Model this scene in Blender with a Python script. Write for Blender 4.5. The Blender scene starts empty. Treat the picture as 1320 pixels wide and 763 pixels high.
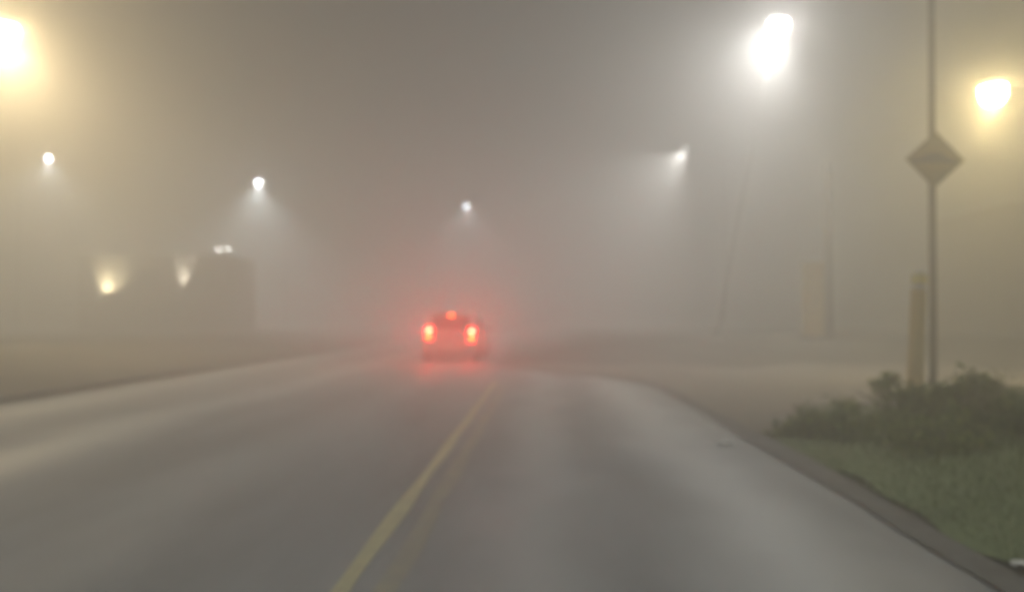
import bpy, bmesh, math, random
from mathutils import Vector, Matrix, Euler

random.seed(7)
R = math.radians
scene = bpy.context.scene
col = scene.collection

# ------------------------------------------------------------------ camera
cam_d = bpy.data.cameras.new('camera')
cam = bpy.data.objects.new('camera', cam_d)
col.objects.link(cam)
cam.location = (0, 0, 1.3)
cam.rotation_euler = Euler((R(90 + 1.63), 0, R(2.29)), 'XYZ')
cam_d.sensor_width = 36
cam_d.lens = 27.3
cam_d.clip_start = 0.05
cam_d.clip_end = 2000
cam_d.dof.use_dof = True            # the photograph is focused far too near
cam_d.dof.focus_distance = 1.0
cam_d.dof.aperture_fstop = 2.5
scene.camera = cam

# ------------------------------------------------------------------ night sky
world = bpy.data.worlds.new('World')
scene.world = world
world.use_nodes = True
wn, wl = world.node_tree.nodes, world.node_tree.links
wn.clear()
w_out = wn.new('ShaderNodeOutputWorld')
w_bg = wn.new('ShaderNodeBackground')
w_sky = wn.new('ShaderNodeTexSky')
w_sky.sky_type = 'NISHITA'
w_sky.sun_disc = False
w_sky.sun_elevation = R(87)
w_sky.sun_rotation = R(180)
w_hs = wn.new('ShaderNodeHueSaturation')
w_hs.inputs['Saturation'].default_value = 0.10
wl.new(w_sky.outputs[0], w_hs.inputs['Color'])
w_tint = wn.new('ShaderNodeMix')
w_tint.data_type = 'RGBA'
w_tint.blend_type = 'MULTIPLY'
w_tint.inputs[0].default_value = 1.0
w_tint.inputs[7].default_value = (1.0, 0.90, 0.77, 1)     # town glow on low cloud
wl.new(w_hs.outputs[0], w_tint.inputs[6])
wl.new(w_tint.outputs[2], w_bg.inputs['Color'])
w_bg.inputs['Strength'].default_value = 0.006
wl.new(w_bg.outputs[0], w_out.inputs[0])

# weak, very soft overhead fill light, added to lift road and verge
sun_d = bpy.data.lights.new('fill_sun', 'SUN')
sun_d.energy = 1.0
sun_d.angle = R(45)
sun_d.color = (0.96, 1.0, 0.95)
sun = bpy.data.objects.new('fill_sun', sun_d)
col.objects.link(sun)
sun.rotation_euler = (R(3), R(0), R(0))

scene.view_settings.view_transform = 'Standard'
scene.view_settings.look = 'None'
scene.view_settings.gamma = 1
scene.view_settings.exposure = 0.04
scene.view_settings.use_curve_mapping = False

scene.render.engine = 'CYCLES'
cy = scene.cycles
cy.use_denoising = True
try:
    cy.denoiser = 'OPENIMAGEDENOISE'
except Exception:
    pass
cy.use_light_tree = True
cy.use_adaptive_sampling = True
cy.adaptive_threshold = 0.03
cy.max_bounces = 5
cy.volume_bounces = 3
cy.diffuse_bounces = 2
cy.glossy_bounces = 2
cy.sample_clamp_indirect = 6.0
cy.caustics_reflective = False
cy.caustics_refractive = False

# ------------------------------------------------------------------ helpers
def mat(name, base, rough=0.8, var=None, scale=4.0, stretch=(1, 1, 1), metal=0.0,
        spec=0.5, bump=0.0, bscale=60.0, rvar=0.0, detail=6.0, coat=0.0):
    """Principled material with procedural colour variation, relief and uneven gloss."""
    m = bpy.data.materials.new(name)
    m.use_nodes = True
    n, l = m.node_tree.nodes, m.node_tree.links
    b = n['Principled BSDF']
    b.inputs['Base Color'].default_value = (*base, 1)
    b.inputs['Roughness'].default_value = rough
    b.inputs['Metallic'].default_value = metal
    b.inputs['Specular IOR Level'].default_value = spec
    b.inputs['Coat Weight'].default_value = coat
    tc = n.new('ShaderNodeTexCoord')
    mp = n.new('ShaderNodeMapping')
    mp.inputs['Scale'].default_value = stretch
    l.new(tc.outputs['Object'], mp.inputs['Vector'])
    nz = n.new('ShaderNodeTexNoise')
    nz.inputs['Scale'].default_value = scale
    nz.inputs['Detail'].default_value = detail
    nz.inputs['Roughness'].default_value = 0.65
    l.new(mp.outputs[0], nz.inputs['Vector'])
    v = var if var else tuple(c * 0.6 for c in base)
    rp = n.new('ShaderNodeValToRGB')
    rp.color_ramp.elements[0].position = 0.32
    rp.color_ramp.elements[1].position = 0.68
    rp.color_ramp.elements[0].color = (*v, 1)
    rp.color_ramp.elements[1].color = (*base, 1)
    l.new(nz.outputs['Fac'], rp.inputs[0])
    l.new(rp.outputs[0], b.inputs['Base Color'])
    if rvar:
        mr = n.new('ShaderNodeMapRange')
        mr.inputs['From Min'].default_value = 0.3
        mr.inputs['From Max'].default_value = 0.7
        mr.inputs['To Min'].default_value = max(0.03, rough - rvar)
        mr.inputs['To Max'].default_value = min(1, rough + rvar)
        l.new(nz.outputs['Fac'], mr.inputs[0])
        l.new(mr.outputs[0], b.inputs['Roughness'])
    if bump:
        n2 = n.new('ShaderNodeTexNoise')
        n2.inputs['Scale'].default_value = bscale
        n2.inputs['Detail'].default_value = 4
        l.new(tc.outputs['Object'], n2.inputs['Vector'])
        bp = n.new('ShaderNodeBump')
        bp.inputs['Strength'].default_value = bump
        bp.inputs['Distance'].default_value = 0.01
        l.new(n2.outputs['Fac'], bp.inputs['Height'])
        l.new(bp.outputs[0], b.inputs['Normal'])
    return m

def glow(name, colour, strength):
    m = bpy.data.materials.new(name)
    m.use_nodes = True
    b = m.node_tree.nodes['Principled BSDF']
    b.inputs['Base Color'].default_value = (0.6, 0.6, 0.6, 1)
    b.inputs['Emission Color'].default_value = (*colour, 1)
    b.inputs['Emission Strength'].default_value = strength
    return m

def link(name, me, m=None, parent=None, loc=None):
    o = bpy.data.objects.new(name, me)
    col.objects.link(o)
    if m and not me.materials:
        me.materials.append(m)
    if parent:
        o.parent = parent
    if loc is not None:
        o.location = loc
    return o

def build(name, bm, m=None, parent=None, loc=None, smooth=False):
    bmesh.ops.recalc_face_normals(bm, faces=bm.faces)
    me = bpy.data.meshes.new(name)
    bm.to_mesh(me)
    bm.free()
    if smooth:
        for p in me.polygons:
            p.use_smooth = True
    return link(name, me, m, parent, loc)

def tag(o, label=None, cat=None, group=None, kind=None):
    if label: o['label'] = label
    if cat: o['category'] = cat
    if group: o['group'] = group
    if kind: o['kind'] = kind
    return o

def thing(name, label, cat, loc=(0, 0, 0), rz=0.0, group=None):
    o = bpy.data.objects.new(name, None)
    o.empty_display_size = 0.2
    col.objects.link(o)
    o.location = loc
    o.rotation_euler = (0, 0, rz)
    return tag(o, label, cat, group)

def box(bm, x0, x1, y0, y1, z0, z1, bevel=0.0):
    vs = [bm.verts.new(p) for p in ((x0, y0, z0), (x1, y0, z0), (x1, y1, z0), (x0, y1, z0),
                                    (x0, y0, z1), (x1, y0, z1), (x1, y1, z1), (x0, y1, z1))]
    fs = [bm.faces.new([vs[i] for i in f]) for f in ((0, 3, 2, 1), (4, 5, 6, 7), (0, 1, 5, 4),
                                                     (1, 2, 6, 5), (2, 3, 7, 6), (3, 0, 4, 7))]
    if bevel:
        es = list({e for f in fs for e in f.edges})
        bmesh.ops.bevel(bm, geom=es, offset=bevel, segments=2, affect='EDGES', profile=0.6)
    return bm

def nbox(*a, **k):
    return box(bmesh.new(), *a, **k)

def tube(pts, radii, seg=14, bm=None, cap=True):
    """tapered tube through points"""
    bm = bm or bmesh.new()
    pts = [Vector(p) for p in pts]
    rings = []
    up = Vector((0.13, 0.97, 0.2)).normalized()
    for i, p in enumerate(pts):
        d = (pts[min(i + 1, len(pts) - 1)] - pts[max(i - 1, 0)]).normalized()
        a = d.cross(up)
        if a.length < 1e-3:
            a = d.cross(Vector((1, 0, 0)))
        a.normalize()
        b = d.cross(a).normalized()
        r = radii[i] if hasattr(radii, '__len__') else radii
        rings.append([bm.verts.new(p + (a * math.cos(t) + b * math.sin(t)) * r)
                      for t in (2 * math.pi * k / seg for k in range(seg))])
    for r0, r1 in zip(rings, rings[1:]):
        for k in range(seg):
            bm.faces.new((r0[k], r0[(k + 1) % seg], r1[(k + 1) % seg], r1[k]))
    if cap:
        bm.faces.new(rings[0][::-1])
        bm.faces.new(rings[-1])
    return bm

def lathe(prof, seg=24, axis='Z', bm=None, squash=(1, 1, 1)):
    """revolve (radius, height) pairs"""
    bm = bm or bmesh.new()
    rings = []
    for r, h in prof:
        ring = []
        for k in range(seg):
            t = 2 * math.pi * k / seg
            c, s = math.cos(t) * max(r, 1e-4), math.sin(t) * max(r, 1e-4)
            p = {'Z': (c, s, h), 'Y': (c, h, s), 'X': (h, c, s)}[axis]
            ring.append(bm.verts.new((p[0] * squash[0], p[1] * squash[1], p[2] * squash[2])))
        rings.append(ring)
    for r0, r1 in zip(rings, rings[1:]):
        for k in range(seg):
            bm.faces.new((r0[k], r0[(k + 1) % seg], r1[(k + 1) % seg], r1[k]))
    bm.faces.new(rings[0][::-1])
    bm.faces.new(rings[-1])
    return bm

def prism(poly, y0, y1, bm=None):
    """polygon in XZ extruded along Y"""
    bm = bm or bmesh.new()
    a = [bm.verts.new((x, y0, z)) for x, z in poly]
    b = [bm.verts.new((x, y1, z)) for x, z in poly]
    bm.faces.new(a)
    bm.faces.new(b[::-1])
    n = len(poly)
    for i in range(n):
        bm.faces.new((a[i], b[i], b[(i + 1) % n], a[(i + 1) % n]))
    return bm

def sm(v, a, b):
    t = min(1.0, max(0.0, (v - a) / (b - a)))
    return t * t * (3 - 2 * t)

# ------------------------------------------------------------------ materials
M = {
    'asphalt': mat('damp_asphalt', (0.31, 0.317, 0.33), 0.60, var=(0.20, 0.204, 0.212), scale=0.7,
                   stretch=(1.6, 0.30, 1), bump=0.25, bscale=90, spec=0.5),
    'gutter': mat('dark_gutter_soil', (0.15, 0.147, 0.145), 0.75, var=(0.09, 0.088, 0.087), scale=5, bump=0.5, bscale=30),
    'paint': mat('worn_yellow_paint', (0.54, 0.51, 0.31), 0.55, var=(0.40, 0.38, 0.26), scale=7, bump=0.2, bscale=80),
    'paint_worn': mat('faded_yellow_paint', (0.34, 0.33, 0.25), 0.55, var=(0.26, 0.258, 0.24), scale=3, bump=0.2, bscale=80),
    'ground': mat('verge_earth_and_grass', (0.095, 0.088, 0.066), 0.95, var=(0.058, 0.052, 0.041), scale=0.6, bump=0.6, bscale=8),
    'gravel': mat('tan_gravel', (0.22, 0.20, 0.17), 0.85, var=(0.15, 0.135, 0.115), scale=3, bump=0.8, bscale=40),
    'kerb': mat('stained_concrete_kerb', (0.14, 0.125, 0.105), 0.8, var=(0.075, 0.066, 0.056), scale=2, bump=0.3),
    'concrete': mat('dark_concrete', (0.13, 0.12, 0.10), 0.85, var=(0.08, 0.075, 0.065), scale=1.2, bump=0.3, bscale=15),
    'galv': mat('galvanised_steel', (0.42, 0.42, 0.41), 0.45, var=(0.32, 0.32, 0.32), scale=5, metal=0.3),
    'dark_pole': mat('dark_painted_steel', (0.045, 0.040, 0.040), 0.55, var=(0.03, 0.027, 0.027), scale=6),
    'wood_pole': mat('weathered_pole_wood', (0.16, 0.14, 0.12), 0.9, var=(0.10, 0.09, 0.075), scale=5, stretch=(4, 4, 0.3), bump=0.4),
    'housing': mat('grey_lamp_housing', (0.25, 0.25, 0.25), 0.5, scale=8),
    'sign': mat('yellow_sign_sheet', (0.25, 0.18, 0.010), 0.6, var=(0.22, 0.155, 0.010), scale=3),
    'black': mat('black_sign_film', (0.012, 0.012, 0.012), 0.5, scale=6),
    'alum': mat('bare_aluminium', (0.4, 0.4, 0.4), 0.4, metal=0.8, scale=5),
    'yellow_plastic': mat('faded_yellow_plastic', (0.55, 0.43, 0.13), 0.55, var=(0.45, 0.35, 0.11), scale=3),
    'white_band': mat('pale_reflective_band', (0.62, 0.62, 0.58), 0.35, scale=8),
    'bright_band': mat('lemon_reflective_band', (0.72, 0.66, 0.12), 0.35, scale=8),
    'cabinet': mat('yellow_cabinet_paint', (0.55, 0.40, 0.12), 0.55, var=(0.48, 0.34, 0.10), scale=2),
    'carpaint': mat('pale_silver_car_paint', (0.62, 0.61, 0.60), 0.4, var=(0.58, 0.57, 0.56), scale=3, coat=0.5),
    'glass': mat('dark_car_glass', (0.015, 0.016, 0.018), 0.08, scale=3),
    'rubber': mat('tyre_rubber', (0.02, 0.02, 0.02), 0.85, scale=12),
    'rim': mat('alloy_rim', (0.35, 0.35, 0.36), 0.35, metal=0.8, scale=5),
    'trim': mat('black_plastic_trim', (0.025, 0.025, 0.025), 0.6, scale=9),
    'plate': mat('pale_number_plate', (0.75, 0.74, 0.70), 0.4, var=(0.66, 0.65, 0.62), scale=6),
    'wall_tan': mat('tan_render', (0.34, 0.24, 0.14), 0.9, var=(0.27, 0.19, 0.11), scale=1.5, bump=0.3, bscale=20),
    'wall_grey': mat('grey_brown_render', (0.22, 0.195, 0.16), 0.9, var=(0.17, 0.15, 0.12), scale=1.0, bump=0.3, bscale=20),
    'roof': mat('dark_roofing', (0.05, 0.046, 0.042), 0.85, scale=4, bump=0.4),
    'paper': mat('white_paper', (0.8, 0.8, 0.78), 0.8, var=(0.7, 0.7, 0.68), scale=8),
    'pipe': mat('pale_flare_steel', (0.72, 0.72, 0.70), 0.6, scale=5),  # whitened so the leaning mast copies a lens-flare streak; roof vent shares it
}
def sheen_bands(m):
    """paler, smoother bands along the road: lamp sheen painted into the asphalt colour"""
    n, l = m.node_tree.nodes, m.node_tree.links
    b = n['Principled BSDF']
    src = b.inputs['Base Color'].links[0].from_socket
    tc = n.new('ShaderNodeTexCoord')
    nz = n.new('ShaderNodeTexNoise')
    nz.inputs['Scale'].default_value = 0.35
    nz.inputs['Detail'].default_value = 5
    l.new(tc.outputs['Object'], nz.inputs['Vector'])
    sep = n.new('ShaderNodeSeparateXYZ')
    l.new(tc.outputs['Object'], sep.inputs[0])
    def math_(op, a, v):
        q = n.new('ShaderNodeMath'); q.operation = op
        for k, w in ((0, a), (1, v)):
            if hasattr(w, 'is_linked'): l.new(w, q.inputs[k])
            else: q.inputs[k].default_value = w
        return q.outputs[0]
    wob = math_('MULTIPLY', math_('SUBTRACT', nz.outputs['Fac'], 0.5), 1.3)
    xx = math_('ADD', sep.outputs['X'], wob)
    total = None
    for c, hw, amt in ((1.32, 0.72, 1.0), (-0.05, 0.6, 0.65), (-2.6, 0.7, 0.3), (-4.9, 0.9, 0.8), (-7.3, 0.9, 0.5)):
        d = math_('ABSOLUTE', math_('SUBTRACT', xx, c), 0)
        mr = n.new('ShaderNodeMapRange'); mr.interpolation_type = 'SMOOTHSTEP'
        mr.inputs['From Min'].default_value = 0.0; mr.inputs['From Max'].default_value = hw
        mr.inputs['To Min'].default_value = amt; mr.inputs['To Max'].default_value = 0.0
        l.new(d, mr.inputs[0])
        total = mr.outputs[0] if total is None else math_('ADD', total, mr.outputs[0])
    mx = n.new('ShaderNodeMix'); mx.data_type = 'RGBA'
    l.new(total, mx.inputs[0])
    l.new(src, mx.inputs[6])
    mx.inputs[7].default_value = (0.42, 0.43, 0.44, 1)  # pale tone standing in for lamp reflections on the damp road
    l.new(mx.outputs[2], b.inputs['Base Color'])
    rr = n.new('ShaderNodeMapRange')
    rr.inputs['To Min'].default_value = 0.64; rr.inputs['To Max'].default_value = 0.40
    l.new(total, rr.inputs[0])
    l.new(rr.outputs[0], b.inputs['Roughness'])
sheen_bands(M['asphalt'])
LEAF = [mat('leaf_green_%s' % n, c, 0.6, var=tuple(x * 0.6 for x in c), scale=2.5)
        for n, c in (('dark', (0.10, 0.165, 0.04)), ('mid', (0.17, 0.26, 0.058)),
                     ('light', (0.32, 0.42, 0.10)), ('pale', (0.34, 0.36, 0.24)))]
GRASS = mat('verge_grass_blades', (0.17, 0.24, 0.085), 0.7, var=(0.105, 0.15, 0.052), scale=1.5)

def leafy(m):
    """let light through thin leaves"""
    n, l = m.node_tree.nodes, m.node_tree.links
    b = n['Principled BSDF']
    out = n['Material Output']
    tr = n.new('ShaderNodeBsdfTranslucent')
    mx = n.new('ShaderNodeMixShader')
    mx.inputs[0].default_value = 0.5
    l.new(b.inputs['Base Color'].links[0].from_socket, tr.inputs['Color'])
    l.new(b.outputs[0], mx.inputs[1])
    l.new(tr.outputs[0], mx.inputs[2])
    l.new(mx.outputs[0], out.inputs['Surface'])
for m in LEAF + [GRASS]:
    leafy(m)

# ------------------------------------------------------------------ ground, road
def xr(y):                       # right edge of the carriageway
    return 2.22 - 3.5 * sm(y, 14.5, 22.0) - 1.3 * sm(y, 22, 70)
def xl(y):                       # left edge
    return -8.12 - 1.3 * sm(y, 24, 60)

def gz(x, y):
    """height of the land"""
    d = x - xr(y)
    e = xl(y) - x
    if d > 0:
        z = -0.05 + 0.06 * sm(d, 0.0, 0.45)
        z += 0.34 * sm(d, 0.35, 3.6) * (1 - sm(y, 7.4, 9.2))          # planted verge
        z += 0.60 * sm(d, 0.4, 4.0) * sm(y, 19.5, 26.0)                # bank past the drive
        z += 0.05 * math.sin(x * 1.9 + y) * math.sin(y * 1.3) * sm(d, .4, 2)
        return z
    if e > 0:
        return 0.118 + 0.35 * sm(e, 0.3, 7.0) + 0.03 * math.sin(x * 1.1) * math.sin(y * 0.9)
    return -0.05

def axis(lo, hi, dense_lo, dense_hi, step):
    v = []
    t = lo
    while t < dense_lo:
        v.append(t); t += 12
    t = dense_lo
    while t < dense_hi:
        v.append(t); t += step
    t = dense_hi
    while t < hi:
        v.append(t); t += 12
    v.append(hi)
    return v

gx = axis(-200, 200, -20, 14, 0.3)
gy = axis(-200, 200, -4, 44, 0.3)
verts = [(x, y, gz(x, y)) for y in gy for x in gx]
nx = len(gx)
faces = [(j * nx + i, j * nx + i + 1, (j + 1) * nx + i + 1, (j + 1) * nx + i)
         for j in range(len(gy) - 1) for i in range(nx - 1)]
me = bpy.data.meshes.new('ground')
me.from_pydata(verts, [], faces)
for p in me.polygons: p.use_smooth = True
tag(link('ground', me, M['ground']), 'brown earth and thin grass beside the foggy road', kind='structure')

ys = [-150, -60, -20, -10, -4] + [0.5 * k for k in range(0, 80)] + [40 + 4 * k for k in range(0, 37)]
def strip(name, fl, fr, z, m, y_lo=-1e9, y_hi=1e9, cols=1, parent=None, step=None):
    yy = [y for y in (ys if step is None else [y_lo + step * k for k in range(int((y_hi - y_lo) / step) + 1)]) if y_lo <= y <= y_hi]
    vs, fs = [], []
    for y in yy:
        a, b = fl(y), fr(y)
        for c in range(cols + 1):
            vs.append((a + (b - a) * c / cols, y, z))
    for j in range(len(yy) - 1):
        for c in range(cols):
            k = j * (cols + 1) + c
            fs.append((k, k + 1, k + cols + 2, k + cols + 1))
    me = bpy.data.meshes.new(name)
    me.from_pydata(vs, [], fs)
    return link(name, me, m, parent)

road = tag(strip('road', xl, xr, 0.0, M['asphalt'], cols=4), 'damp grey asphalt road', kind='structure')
# two yellow centre lines, the right one worn nearly away
strip('yellow_line', lambda y: -1.02 + 0.010 * math.sin(y * 2.1), lambda y: -0.915 + 0.010 * math.sin(y * 2.7), 0.004,
      M['paint'], -10, 16.0, parent=road, step=0.25)
o = strip('yellow_line', lambda y: -0.81 + 0.010 * math.sin(y * 1.7), lambda y: -0.69 + 0.012 * math.sin(y * 3.1), 0.004,
          M['paint_worn'], -10, 15.0, parent=road, step=0.25)
o['label'] = 'fainter, worn right line of the double yellow centre line'

tag(strip('gutter', lambda y: xr(y) - 0.05 + 0.015 * math.sin(y * 1.3) + 0.01 * math.sin(y * 3.7),
          lambda y: xr(y) + 0.20 + 0.04 * math.sin(y * 0.9 + 1), 0.016, M['gutter'], -10, 60, cols=2),
    'dark dirt strip between asphalt and grass', kind='structure')
# gravel drive to the right
me_v, me_f = [], []
for j in range(13):
    t = j / 12
    for i in range(25):
        u = 12.0 * (i / 24) ** 1.4
        y0 = 9.0 - 0.25 * math.exp(-u * 1.5) + 0.12 * math.sin(u * 1.7)
        y1 = 20.5 + 1.5 * math.exp(-u * 0.6) + 0.4 * math.sin(u * 0.9)
        y = y0 + (y1 - y0) * t
        x2 = xr(y) + 0.12 + 0.05 * math.sin(y * 2.1) + u
        me_v.append((x2, y, max(gz(x2, y), 0.0) + 0.03))
for j in range(12):
    for i in range(24):
        k = j * 25 + i
        me_f.append((k, k + 1, k + 26, k + 25))
me = bpy.data.meshes.new('driveway')
me.from_pydata(me_v, [], me_f)
tag(link('driveway', me, M['gravel']), 'pale gravel apron of a drive opening off the right edge of the road', kind='structure')

# left kerb
bm = bmesh.new()
prev = None
for y in [y for y in ys if -20 <= y <= 70]:
    a = xl(y)
    ring = [bm.verts.new(p) for p in ((a, y, -0.03), (a - 0.015, y, 0.115), (a - 0.04, y, 0.135), (a - 0.20, y, 0.137), (a - 0.20, y, -0.03))]
    if prev:
        for k in range(4):
            bm.faces.new((prev[k], prev[k + 1], ring[k + 1], ring[k]))
    prev = ring
tag(build('kerb', bm, M['kerb']), 'low concrete kerb along the left side of the road', kind='structure')

# ------------------------------------------------------------------ street lamps
def street_lamp(label, base, head, colour, power, lens_strength, aim=(0, 0, -1), cone=150, blend=0.7,
                lens_r=0.20, lean=False, group='street lamps in the fog', cat='street lamp', arm_up=0.5, pole_mat='galv'):
    """base (x, y) on the ground, head (x, y, z) of the lens"""
    bz = max(gz(*base), 0.0) - 0.02
    t = thing('street_lamp', label, cat, (base[0], base[1], bz), 0, group)
    hx, hy, hz = head[0] - base[0], head[1] - base[1], head[2] - bz
    flat = Vector((hx, hy, 0))
    L = flat.length
    d = flat.normalized() if L > 0.05 else Vector((1, 0, 0))
    build('base_plate', lathe([(0.24, 0), (0.24, 0.03), (0.15, 0.05), (0.14, 0.35), (0.11, 0.40)], 20), M['galv'], t)
    top = hz + 0.18
    pm = M[pole_mat]
    if lean:                                     # the whole mast leans towards its head, tracing a lens-flare streak
        p = [(d.x * L * 0.97 * (q ** 1.05), d.y * L * 0.97 * (q ** 1.05), 0.02 + (top - 0.1) * q) for q in (0, .2, .4, .6, .8, .95)]
        build('pole', tube(p, [0.075, 0.07, 0.066, 0.062, 0.058, 0.055], 16), pm, t, smooth=True)
        a0 = Vector(p[-1])
        a1 = Vector((hx, hy, hz + 0.14))
        arm = [a0 - Vector((0, 0, 0.05)), a0 + Vector((0, 0, 0.25)), a0.lerp(a1, 0.5) + Vector((0, 0, 0.42)), a1]
        build('arm', tube(arm, [0.05, 0.045, 0.04, 0.035], 12), pm, t, smooth=True)
    else:
        pole_top = top - arm_up
        build('pole', tube([(0, 0, 0.02), (0, 0, pole_top * 0.5), (0, 0, pole_top)], [0.11, 0.09, 0.065], 16), pm, t, smooth=True)
        arm = []
        for k in range(9):
            q = k / 8
            arm.append((d.x * (L - 0.25) * q, d.y * (L - 0.25) * q, pole_top - 0.12 + (arm_up + 0.12) * math.sin(q * math.pi / 2) ** 0.8))
        build('arm', tube(arm, [0.045 - 0.012 * k / 8 for k in range(9)], 12), pm, t, smooth=True)
    # cobra head: flattened housing with a drop lens below
    ang = math.atan2(d.y, d.x)
    prof = [(0.02, -0.42), (0.07, -0.40), (0.10, -0.28), (0.19, -0.12), (0.24, 0.08), (0.22, 0.24), (0.12, 0.33), (0.02, 0.35)]
    h = build('lamp_head', lathe(prof, 20, axis='X', squash=(1, 1, 0.42)), M['housing'], t, (hx, hy, hz + 0.14), smooth=True)
    h.rotation_euler = (0, 0, ang)
    gm = glow('lamp_lens_light', colour, lens_strength)
    lp = [(lens_r, 0.0), (lens_r * 1.02, -lens_r * 0.5), (lens_r * 0.88, -lens_r * 1.05), (lens_r * 0.55, -lens_r * 1.45), (0.01, -lens_r * 1.6)]
    build('lens', lathe(lp, 16), gm, t, (hx, hy, hz + 0.05), smooth=True)
    ld = bpy.data.lights.new('lamp_light', 'SPOT')
    ld.energy = power
    ld.color = colour
    ld.spot_size = R(cone)
    ld.spot_blend = blend
    ld.shadow_soft_size = 0.12
    lo = bpy.data.objects.new('lamp_light', ld)
    col.objects.link(lo)
    lo.parent = t
    lo.location = (hx, hy, hz + 0.02 - lens_r * 1.6)
    lo.rotation_euler = Vector(aim).to_track_quat('-Z', 'Y').to_euler()
    return t

WHITE = (1.0, 0.98, 0.94)
COOL = (0.90, 0.98, 1.0)
WARM = (1.0, 0.77, 0.42)
AMBER = (1.0, 0.78, 0.36)
street_lamp('large glaring white street lamp high on the right, its mast leaned and whitened like a flare streak', (5.75, 26.0), (7.87, 26.0, 11.12),
            WHITE, 5000, 175, aim=(-0.75, -0.08, -1), cone=138, blend=1.0, lens_r=0.32, lean=True, pole_mat='pipe')
street_lamp('big warm white street lamp cut off by the left edge of the picture', (-18.6, 20.5), (-15.05, 21.0, 9.42),
            WARM, 4500, 320, aim=(0.25, 0.0, -1), cone=150, blend=1.0, lens_r=0.31)
street_lamp('amber street lamp at the right edge, beside the yellow diamond sign', (12.6, 16.3), (9.12, 16.0, 5.92),
            AMBER, 850, 190, aim=(-0.15, 0.05, -1), cone=150, blend=1.0, lens_r=0.24, arm_up=1.2)
street_lamp('small white street lamp farthest to the left of the fog', (-32.4, 46.6), (-30.54, 46.6, 11.18), COOL, 6000, 340, lens_r=0.13, pole_mat='dark_pole')
street_lamp('small white street lamp above the right end of the dim building', (-18.6, 55.5), (-20.52, 55.0, 11.1), COOL, 26000, 480, lens_r=0.16, cone=130, pole_mat='dark_pole')
street_lamp('faintest, farthest street lamp, straight above the car', (-8.4, 66.4), (-6.49, 66.0, 11.0), COOL, 8000, 260, lens_r=0.13)
street_lamp('dim street lamp throwing its cone of light left over the road', (10.2, 44.0), (8.03, 44.0, 10.95), WHITE, 19000, 3,
            aim=(-0.75, 0.05, -0.75), cone=120, blend=1.0, lens_r=0.18)

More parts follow.
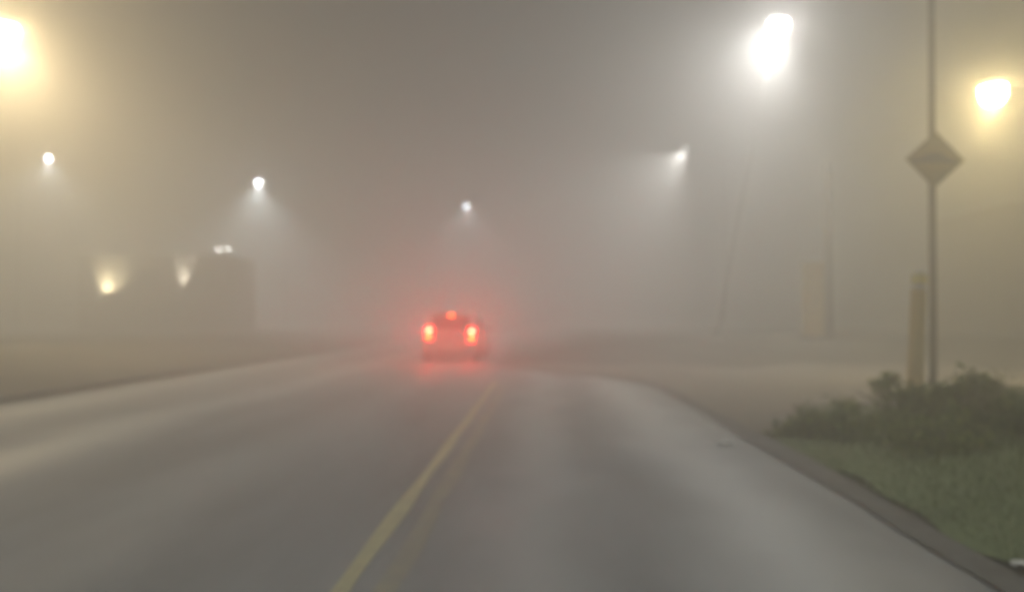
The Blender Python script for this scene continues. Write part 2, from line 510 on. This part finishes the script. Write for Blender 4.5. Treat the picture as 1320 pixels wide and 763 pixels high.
# ------------------------------------------------------------------ car
def car(loc, rz):
    t = thing('car', 'small hatchback seen from behind with glowing red brake lights', 'car', loc, rz)
    W = 0.84
    # sections along Y (rear at 0, front at 3.9): (y, z_bottom, z_belt, z_top, half width, half width at top)
    S = [(0.00, 0.34, 0.70, 0.76, 0.70, 0.62), (0.04, 0.27, 0.86, 1.00, 0.80, 0.66), (0.12, 0.24, 0.90, 1.24, 0.825, 0.62),
         (0.26, 0.22, 0.92, 1.43, 0.84, 0.60), (0.55, 0.20, 0.93, 1.485, 0.845, 0.60), (1.30, 0.18, 0.92, 1.50, 0.85, 0.61),
         (1.95, 0.18, 0.90, 1.46, 0.85, 0.60), (2.40, 0.18, 0.89, 1.24, 0.85, 0.62), (2.80, 0.19, 0.88, 0.98, 0.845, 0.66),
         (3.30, 0.20, 0.80, 0.88, 0.83, 0.62), (3.70, 0.23, 0.68, 0.75, 0.78, 0.56), (3.88, 0.30, 0.56, 0.62, 0.68, 0.50)]
    bm = bmesh.new()
    rings = []
    for y, zb, zm, zt, hw, ht in S:
        prof = [(-hw * 0.80, zb), (-hw * 0.96, zb + 0.08), (-hw, (zb + zm) / 2), (-hw * 0.975, zm), (-(ht + 0.30 * (hw - ht)), zm + (zt - zm) * 0.55),
                (-ht, zt - 0.03), (-ht * 0.6, zt)]
        full = prof + [(-x, z) for x, z in reversed(prof)]
        rings.append([bm.verts.new((x, y, z)) for x, z in full])
    n = len(rings[0])
    for a, b in zip(rings, rings[1:]):
        for k in range(n):
            bm.faces.new((a[k], a[(k + 1) % n], b[(k + 1) % n], b[k]))
    bm.faces.new(rings[0]); bm.faces.new(rings[-1][::-1])
    body = build('body', bm, M['carpaint'], t, smooth=True)
    md = body.modifiers.new('round', 'SUBSURF'); md.levels = 1; md.render_levels = 2
    # rear bumper, hatch glass, windows
    build('bumper', nbox(-0.80, 0.80, -0.10, 0.20, 0.28, 0.60, bevel=0.06), M['carpaint'], t, smooth=False)
    build('lower_trim', nbox(-0.60, 0.60, -0.115, 0.1, 0.22, 0.34, bevel=0.03), M['galv'], t)
    bm = bmesh.new()
    gl = [(-0.56, 0.075, 0.97), (0.56, 0.075, 0.97), (0.50, 0.185, 1.34), (-0.50, 0.185, 1.34)]
    v0 = [bm.verts.new((x, y - 0.045, z)) for x, y, z in gl]
    v1 = [bm.verts.new((x, y + 0.05, z)) for x, y, z in gl]
    bm.faces.new(v0); bm.faces.new(v1[::-1])
    for k in range(4):
        bm.faces.new((v0[k], v1[k], v1[(k + 1) % 4], v0[(k + 1) % 4]))
    rw = build('rear_window', bm, M['glass'], t)
    build('wiper', tube([(0.0, 0.02, 0.965), (0.05, 0.025, 1.0), (0.36, 0.03, 1.03)], 0.012, 8), M['trim'], rw)
    build('spoiler', nbox(-0.53, 0.53, 0.06, 0.40, 1.395, 1.435, bevel=0.015), M['carpaint'], t)
    for s in (-1, 1):
        for (ya, yb, yc, yd) in ((0.45, 1.22, 1.18, 0.62), (1.28, 2.15, 1.85, 1.26)):
            bm = bmesh.new()
            q = [(s * 0.835, ya, 0.96), (s * 0.835, yb, 0.955), (s * 0.665, yc, 1.37), (s * 0.665, yd, 1.37)]
            v0 = [bm.verts.new(p) for p in q]
            v1 = [bm.verts.new((p[0] - s * 0.08, p[1], p[2])) for p in q]
            bm.faces.new(v0); bm.faces.new(v1[::-1])
            for k in range(4):
                bm.faces.new((v0[k], v1[k], v1[(k + 1) % 4], v0[(k + 1) % 4]))
            build('side_window', bm, M['glass'], t)
        mr = build('mirror', nbox(-0.09, 0.09, -0.05, 0.05, -0.07, 0.07, bevel=0.03), M['carpaint'], t, (s * 0.96, 2.05, 1.0))
        for yw in (0.62, 3.12):
            w = build('wheel', lathe([(0.18, -0.09), (0.29, -0.10), (0.305, -0.06), (0.305, 0.06), (0.29, 0.10), (0.18, 0.09)], 28, axis='X'),
                      M['rubber'], t, (s * 0.755, yw, 0.305), smooth=False)
            rm = lathe([(0.02, 0.085), (0.07, 0.098), (0.16, 0.085), (0.19, 0.105), (0.195, 0.03)], 20, axis='X')
            r_ = build('rim', rm, M['rim'], w)
            if s < 0: r_.rotation_euler = (0, 0, math.pi)
    wd = build('windscreen', nbox(-0.56, 0.56, -0.012, 0.012, -0.24, 0.24), M['glass'], t, (0, 2.28, 1.27))
    wd.rotation_euler = (R(58), 0, 0)
    # tall tail lights: a brake lamp over a smaller running lamp
    red_hot = glow('brake_lamp_light', (1.0, 0.0095, 0.0042), 1050)
    red_run = glow('running_lamp_light', (1.0, 0.034, 0.0030), 160)
    red_chm = glow('high_brake_lamp_light', (1.0, 0.08, 0.003), 44)
    lens = glow('red_lamp_lens_light', (1.0, 0.004, 0.004), 5.0)
    for s in (-1, 1):
        tl = build('tail_light', nbox(-0.135, 0.135, -0.03, 0.10, -0.26, 0.24, bevel=0.045), lens, t, (s * 0.635, 0.0, 0.84))
        build('brake_lamp', lathe([(0.052, -0.045), (0.062, -0.03), (0.062, 0.0)], 16, axis='Y'), red_hot, tl, (0, 0, 0.085))
        build('running_lamp', lathe([(0.045, -0.042), (0.055, -0.03), (0.055, 0.0)], 16, axis='Y'), red_run, tl, (0, 0, -0.105))
    build('high_brake_light', nbox(-0.055, 0.055, -0.02, 0.02, -0.022, 0.022, bevel=0.008), red_chm, t, (0.0, 0.048, 1.385))
    build('number_plate', nbox(-0.26, 0.26, -0.012, 0.012, -0.06, 0.06, bevel=0.004), M['plate'], t, (0, -0.115, 0.46))
    return t
CAR = car((-2.77, 22.9, 0), R(-1.5))
CAR.rotation_euler = (0, R(2.0), R(-1.5))

# ------------------------------------------------------------------ sign on its pole
def sign_pole():
    x, y = 6.47, 13.2
    z0 = gz(x, y) - 0.05
    t = thing('sign_pole', 'yellow diamond speed hump sign on a tall thin dark pole behind the bushes', 'sign', (x, y, z0))
    t.rotation_euler = (0, R(0.6), 0)
    build('pole', tube([(0, 0, 0), (0, 0, 3.5), (0, 0, 8.2)], [0.062, 0.058, 0.05], 14), M['dark_pole'], t, smooth=True)
    build('cap', lathe([(0.058, 0), (0.058, 0.03), (0.02, 0.06)], 14), M['dark_pole'], t, (0, 0, 8.2))
    zc = 3.93 - z0
    r = 0.475
    k = 0.05
    poly = []
    for a in range(4):                                    # rounded diamond corners
        th = math.pi / 2 * a
        c = Vector((math.cos(th), math.sin(th)))
        tdir = Vector((-c.y, c.x))
        for u, w in ((-1, 0.95), (-0.5, 0.985), (0, 1.0), (0.5, 0.985), (1, 0.95)):
            poly.append((c.x * r * w + tdir.x * r * 0.05 * u, c.y * r * w + tdir.y * r * 0.05 * u))
    pan = build('sign_panel', prism(poly, -0.004, 0.004), M['sign'], t, (0, -0.085, zc))
    pan.rotation_euler = (0, R(2.0), R(-3))
    # black border and the hump pictogram, thin film on the panel
    bm = bmesh.new()
    outer, inner = r * 0.925, r * 0.875
    vo = [(outer, 0), (0, outer), (-outer, 0), (0, -outer)]
    vi = [(inner, 0), (0, inner), (-inner, 0), (0, -inner)]
    for i in range(4):
        j = (i + 1) % 4
        prism([vo[i], vo[j], vi[j], vi[i]], -0.0075, -0.005, bm)
    build('border', bm, M['black'], pan)
    hump = [(-0.37, -0.055), (0.37, -0.055), (0.37, 0.0)]
    for i in range(13):
        u = -1 + 2 * i / 12
        hump.append((-u * 0.30, 0.0 + 0.125 * (0.5 + 0.5 * math.cos(math.pi * u)) ** 0.8))
    hump.append((-0.37, 0.0))
    build('hump_symbol', prism(hump, -0.0080, -0.005), M['black'], pan)
    for dz in (-0.28, 0.28):
        build('bracket', nbox(-0.09, 0.09, -0.08, -0.02, -0.02, 0.02), M['alum'], t, (0, 0, zc + dz))
        build('bolt', lathe([(0.016, -0.012), (0.016, 0.0)], 8, axis='Y'), M['alum'], pan, (0, -0.005, dz))
    return t
sign_pole()

# yellow marker post left of the sign pole
def marker_post():
    x, y = 6.02, 12.9
    z0 = gz(x, y) - 0.03
    t = thing('marker_post', 'yellow post with a lemon reflective collar, just left of the sign pole', 'post', (x, y, z0))
    t.rotation_euler = (0, R(3.2), 0)
    H = 2.07 - z0
    build('sleeve', lathe([(0.135, 0), (0.135, 0.10), (0.125, 0.16), (0.115, H - 0.30)], 22), M['yellow_plastic'], t, smooth=False)
    build('band', lathe([(0.100, H - 0.30), (0.100, H - 0.21)], 22), M['white_band'], t)
    build('collar', lathe([(0.120, H - 0.21), (0.120, H - 0.07)], 22), M['bright_band'], t)
    build('cap', lathe([(0.095, H - 0.07), (0.085, H - 0.03), (0.05, H), (0.01, H + 0.012)], 22), M['white_band'], t, smooth=False)
    return t
marker_post()

# far utility pole and yellow cabinet on the bank
def far_pole():
    x, y = 9.77, 27.0
    z0 = gz(x, y) - 0.05
    t = thing('utility_pole', 'thick dark wooden pole beside the dim yellow cabinet', 'utility pole', (x, y, z0))
    build('pole', tube([(0, 0, 0), (0.01, 0, 3.2), (0, 0, 6.0)], [0.17, 0.15, 0.12], 16), M['wood_pole'], t, smooth=True)
    build('cap', lathe([(0.13, 0), (0.13, 0.04), (0.02, 0.09)], 14), M['galv'], t, (0, 0, 6.0))
    return t
far_pole()
def cabinet():
    x, y = 9.10, 26.6
    z0 = gz(x, y) - 0.02
    t = thing('utility_cabinet', 'tall narrow yellow cabinet on the far bank, faint in fog', 'cabinet', (x, y, z0))
    build('plinth', nbox(-0.33, 0.33, -0.27, 0.27, 0, 0.12), M['concrete'], t)
    build('casing', nbox(-0.30, 0.30, -0.24, 0.24, 0.12, 2.52, bevel=0.015), M['cabinet'], t)
    for s in (-1, 1):
        d = build('door', nbox(-0.135, 0.135, -0.012, 0.01, -1.10, 1.10, bevel=0.004), M['cabinet'], t, (s * 0.142, -0.25, 1.32))
        build('handle', nbox(-0.012, 0.012, -0.035, -0.013, -0.08, 0.08), M['trim'], d, (-s * 0.1, 0, 0))
    build('roof', nbox(-0.34, 0.34, -0.29, 0.29, 2.52, 2.58, bevel=0.012), M['cabinet'], t)
    return t
cabinet()

# ------------------------------------------------------------------ buildings lost in the fog
def left_building():
    x0, x1, y0, zb = -28.2, -18.4, 46.0, 0.40
    t = thing('building', 'dim low building on the left with two uplit strips of wall', 'building', (x0, y0, zb))
    W, H = x1 - x0, 4.55
    bm = bmesh.new()                                      # wall with a chamfered right end
    poly = [(0, 0), (W - 0.5, 0), (W, 0.5), (W, 3), (0, 3)]
    a = [bm.verts.new((x, y, 0)) for x, y in poly]
    b = [bm.verts.new((x, y, H)) for x, y in poly]
    bm.faces.new(a[::-1]); bm.faces.new(b)
    for i in range(5):
        bm.faces.new((a[i], a[(i + 1) % 5], b[(i + 1) % 5], b[i]))
    build('wall', bm, M['wall_grey'], t)
    rf = build('roof', nbox(-0.12, W - 0.40, -0.12, 3.1, H, H + 0.10, bevel=0.03), M['wall_grey'], t)
    build('roof_vent', lathe([(0.35, 0.0), (0.35, 0.25), (0.5, 0.28), (0.45, 0.42), (0.1, 0.52)], 18), M['pipe'], rf, (3.4, 1.2, H + 0.10))
    build('ledge', nbox(-0.1, W - 0.55, -1.3, -0.002, 1.70, 1.85, bevel=0.02), M['wall_grey'], t)
    for px in (0.0, 3.0, 5.5, W - 0.92):
        build('pilaster', nbox(px, px + 0.35, -0.10, 0.0, 1.852, H - 0.02), M['wall_grey'], t)
    for px in (3.7, 7.0):
        f = build('window', nbox(px, px + 1.4, -0.05, 0.02, 2.6, 3.9), M['trim'], t)
        build('pane', nbox(px + 0.06, px + 0.67, -0.07, -0.051, 2.66, 3.84), M['glass'], f)
        build('pane', nbox(px + 0.73, px + 1.34, -0.07, -0.051, 2.66, 3.84), M['glass'], f)
    f = build('door', nbox(4.2, 6.2, -0.05, 0.02, 0, 1.65), M['trim'], t)
    build('handle', nbox(5.1, 5.14, -0.1, -0.051, 0.7, 1.1), M['alum'], f)
    return zb + 1.851
TZ = left_building()

def uplight(label, x, y, power, colour, size, lens, aim):
    t = thing('uplight', label, 'floodlight', (x, y, TZ))
    build('base', lathe([(0.10, 0), (0.10, 0.03), (0.04, 0.05), (0.04, 0.10)], 14), M['trim'], t)
    c = build('can', lathe([(0.06, -0.10), (0.11, -0.06), (0.12, 0.10), (0.105, 0.10), (0.10, 0.02), (0.02, 0.02)], 16), M['trim'], t, (0, 0, 0.22))
    q = Vector(aim).to_track_quat('Z', 'Y').to_euler()
    c.rotation_euler = q
    build('lens', lathe([(0.10, 0.07), (0.085, 0.11), (0.02, 0.125)], 14), glow('uplight_lens_light', colour, lens), c)
    ld = bpy.data.lights.new('uplight_light', 'SPOT')
    ld.energy = power; ld.color = colour; ld.spot_size = R(size); ld.spot_blend = 1.0; ld.shadow_soft_size = 0.05
    lo = bpy.data.objects.new('uplight_light', ld)
    col.objects.link(lo); lo.parent = t
    a = Vector(aim).normalized()
    lo.location = Vector((0, 0, 0.22)) + a * 0.16
    lo.rotation_euler = a.to_track_quat('-Z', 'Y').to_euler()
uplight('left uplight washing a broad yellow patch up the dim building', -26.65, 45.45, 8000, (1.0, 0.90, 0.62), 105, 40, (0.36, 0.22, 1))
uplight('right uplight washing a narrow pale column up the dim building', -21.72, 45.5, 8000, (1.0, 0.97, 0.88), 50, 40, (0.05, 0.2, 1))

def twin_flood():
    t = thing('twin_floodlight', 'pair of small white lamps on the roof edge of the dim building', 'floodlight', (-19.2, 45.98, 0.40 + 4.55 + 0.10))
    build('post', tube([(0, 0, 0), (0, 0, 0.22)], 0.03, 10), M['trim'], t)
    build('bar', nbox(-0.34, 0.34, -0.025, 0.025, 0.22, 0.27), M['trim'], t)
    for s in (-1, 1):
        h = build('lamp_head', lathe([(0.06, 0.14), (0.12, 0.08), (0.14, -0.06), (0.12, -0.06), (0.02, -0.04)], 16, axis='Y'), M['trim'], t, (s * 0.28, -0.02, 0.40))
        build('lens', lathe([(0.12, -0.05), (0.10, -0.085), (0.02, -0.10)], 14, axis='Y'), glow('floodlight_lens_light', (1, 0.97, 0.92), 34), h)
twin_flood()

def right_house():
    t = thing('house', 'corner of a low tan building at the right edge behind the bushes', 'building', (21.3, 36.0, 0.3))
    build('wall', nbox(0, 8, 0, 7, 0, 6.0), M['wall_tan'], t)
    build('plinth', nbox(-0.04, 8.04, -0.04, 7.04, 0, 0.45), M['concrete'], t)
    build('roof', nbox(-0.2, 8.2, -0.2, 7.4, 6.0, 6.2, bevel=0.04), M['wall_tan'], t)
    f = build('window', nbox(1.6, 2.9, -0.05, 0.03, 1.0, 2.2), M['trim'], t)
    build('pane', nbox(1.67, 2.22, -0.066, -0.051, 1.07, 2.13), M['glass'], f)
    build('pane', nbox(2.28, 2.83, -0.066, -0.051, 1.07, 2.13), M['glass'], f)
right_house()

# ------------------------------------------------------------------ bushes and grass on the right verge
def bush(label, x, y, rx, ry, top, n, seed, mix):
    rnd = random.Random(seed)
    z0 = gz(x, y) - 0.02
    h = max(0.2, top - z0)
    t = thing('bush', label, 'bush', (x, y, z0), 0, 'leafy bushes on the right verge')
    # stems
    bm = bmesh.new()
    tips = []
    for k in range(14):
        a = rnd.uniform(0, 2 * math.pi); q = rnd.uniform(0.2, 0.85)
        tip = Vector((math.cos(a) * rx * q, math.sin(a) * ry * q, h * rnd.uniform(0.5, 0.92)))
        tube([(0.03 * math.cos(a), 0.03 * math.sin(a), 0), tip * 0.5 + Vector((0, 0, 0.06)), tip], [0.016, 0.010, 0.004], 5, bm)
        tips.append(tip)
    build('stems', bm, M['wood_pole'], t)
    # lumpy crown: leaf sprays around many clump centres
    clumps = []
    for k in range(34):
        a = rnd.uniform(0, 2 * math.pi); q = math.sqrt(rnd.random())
        zz = h * (1 - 0.75 * q * q) * rnd.uniform(0.35, 1.0)
        clumps.append((math.cos(a) * rx * q, math.sin(a) * ry * q, zz, rnd.uniform(0.09, 0.20)))
    vs, fs, mi = [], [], []
    for i in range(n):
        c = clumps[rnd.randrange(len(clumps))]
        d = Vector((rnd.gauss(0, 1), rnd.gauss(0, 1), rnd.gauss(0, 0.8)))
        p = Vector(c[:3]) + d.normalized() * c[3] * rnd.random() ** 0.4 * rnd.uniform(0.8, 1.35)
        if p.z < 0.01: p.z = 0.01 + rnd.random() * 0.05
        L = rnd.uniform(0.035, 0.085); w = L * rnd.uniform(0.28, 0.45)
        rot = Euler((rnd.uniform(-0.9, 0.9), rnd.uniform(-0.9, 0.9), rnd.uniform(0, 6.28))).to_matrix()
        b = len(vs)
        for q in ((0, 0, 0), (w, L * 0.45, 0.010), (0, L, -0.012), (-w, L * 0.45, 0.010)):
            vs.append(tuple(p + rot @ Vector(q)))
        fs.append((b, b + 1, b + 2)); fs.append((b, b + 2, b + 3))
        k = rnd.choices(range(4), weights=mix)[0]
        mi += [k, k]
    me = bpy.data.meshes.new('foliage')
    me.from_pydata(vs, [], fs)
    for m in LEAF: me.materials.append(m)
    me.polygons.foreach_set('material_index', mi)
    o = link('foliage', me, None, t)
    return t
bush('low light green bush nearest the road, where the drive meets the verge', 3.20, 8.6, 0.62, 0.6, 0.33, 2200, 1, (2, 5, 3, 0.15))
bush('rounded green bush in front of the yellow post', 4.15, 9.1, 0.75, 0.7, 0.60, 3400, 2, (4, 5, 2, 0.2))
bush('dark bush under the sign pole, tallest of the right verge', 5.0, 9.3, 0.80, 0.7, 0.72, 3600, 3, (6, 4, 1, 0.15))
bush('bush at the right edge below the amber lamp', 5.75, 8.9, 0.85, 0.7, 0.72, 3600, 4, (6, 4, 1, 0.15))
bush('small yellow green bush low in front of the dark ones', 3.75, 7.4, 0.50, 0.45, 0.30, 1800, 5, (2, 5, 4, 0.3))
bush('dark spreading bush at the right edge above the grass', 4.75, 7.5, 0.75, 0.6, 0.50, 3000, 6, (7, 3, 1, 0.1))

# grass
rnd = random.Random(3)
vs, fs = [], []
for i in range(26000):
    y = rnd.uniform(2.2, 9.4)
    x = xr(y) + 0.28 + 5.2 * rnd.random() ** 1.4
    if rnd.random() < 0.25 and x < xr(y) + 0.5: continue
    z = gz(x, y)
    h = rnd.uniform(0.03, 0.10) * (0.6 + 0.8 * sm(x - xr(y), 0.3, 1.5)); w = rnd.uniform(0.003, 0.007)
    a = rnd.uniform(0, 6.28); lx, ly = rnd.gauss(0, 0.03), rnd.gauss(0, 0.03)
    b = len(vs)
    vs += [(x - w * math.cos(a), y - w * math.sin(a), z), (x + w * math.cos(a), y + w * math.sin(a), z), (x + lx, y + ly, z + h)]
    fs.append((b, b + 1, b + 2))
me = bpy.data.meshes.new('grass')
me.from_pydata(vs, [], fs)
tag(link('grass', me, GRASS), 'short green grass on the right verge below the bushes', 'grass', kind='stuff')

# turf patch under the grass
vs, fs = [], []
yy = [2.0 + 0.25 * k for k in range(29)]
xx = [0.0, 0.1, 0.25] + [0.5 + 0.3 * k for k in range(18)]
for y in yy:
    for dx in xx:
        x = xr(y) + 0.26 + 0.05 * math.sin(y * 2.3) + 0.04 * math.sin(y * 5.1) + dx
        vs.append((x, y, gz(x, y) + 0.022))
n = len(xx)
for j in range(len(yy) - 1):
    for i in range(n - 1):
        k = j * n + i
        fs.append((k, k + 1, k + n + 1, k + n))
me = bpy.data.meshes.new('turf')
me.from_pydata(vs, [], fs)
tag(link('turf', me, mat('mossy_turf', (0.165, 0.215, 0.10), 0.95, var=(0.105, 0.14, 0.064), scale=1.6, bump=0.6, bscale=25)),
    'mossy turf of the right verge', kind='structure')

# scraps of litter at the road edge
def scrap(label, x, y, s, seed):
    rnd = random.Random(seed)
    bm = bmesh.new()
    bmesh.ops.create_icosphere(bm, subdivisions=2, radius=s)
    for v in bm.verts:
        k = rnd.uniform(0.65, 1.15)
        v.co = Vector((v.co.x * 1.7 * k, v.co.y * 1.1 * k, max(v.co.z, -s * 0.4) * 0.5 * k + s * 0.2))
    tag(build('litter_scrap', bm, M['paper'], None, (x, y, max(gz(x, y), 0) + 0.02)), label, 'litter', 'pale scraps at the road edge')
scrap('small white scrap lying at the road edge by the drive', 1.86, 8.05, 0.05, 1)
scrap('white scrap in the grass at the bottom right edge', 2.47, 4.17, 0.035, 2)

# ------------------------------------------------------------------ fog
bm = nbox(-203, 203, -203, 203, -1.1, 12.0)
hm = bpy.data.materials.new('fog_air')
hm.use_nodes = True
n, l = hm.node_tree.nodes, hm.node_tree.links
n.clear()
ho = n.new('ShaderNodeOutputMaterial')
hv = n.new('ShaderNodeVolumePrincipled')
hv.inputs['Color'].default_value = (0.97, 0.965, 0.95, 1)
hv.inputs['Density'].default_value = 0.057
hv.inputs['Anisotropy'].default_value = 0.70
l.new(hv.outputs[0], ho.inputs['Volume'])
hm.cycles.homogeneous_volume = True
hm.cycles.volume_sampling = 'MULTIPLE_IMPORTANCE'
tag(build('haze', bm, hm), 'thick pale night fog filling the air', 'fog', kind='stuff')
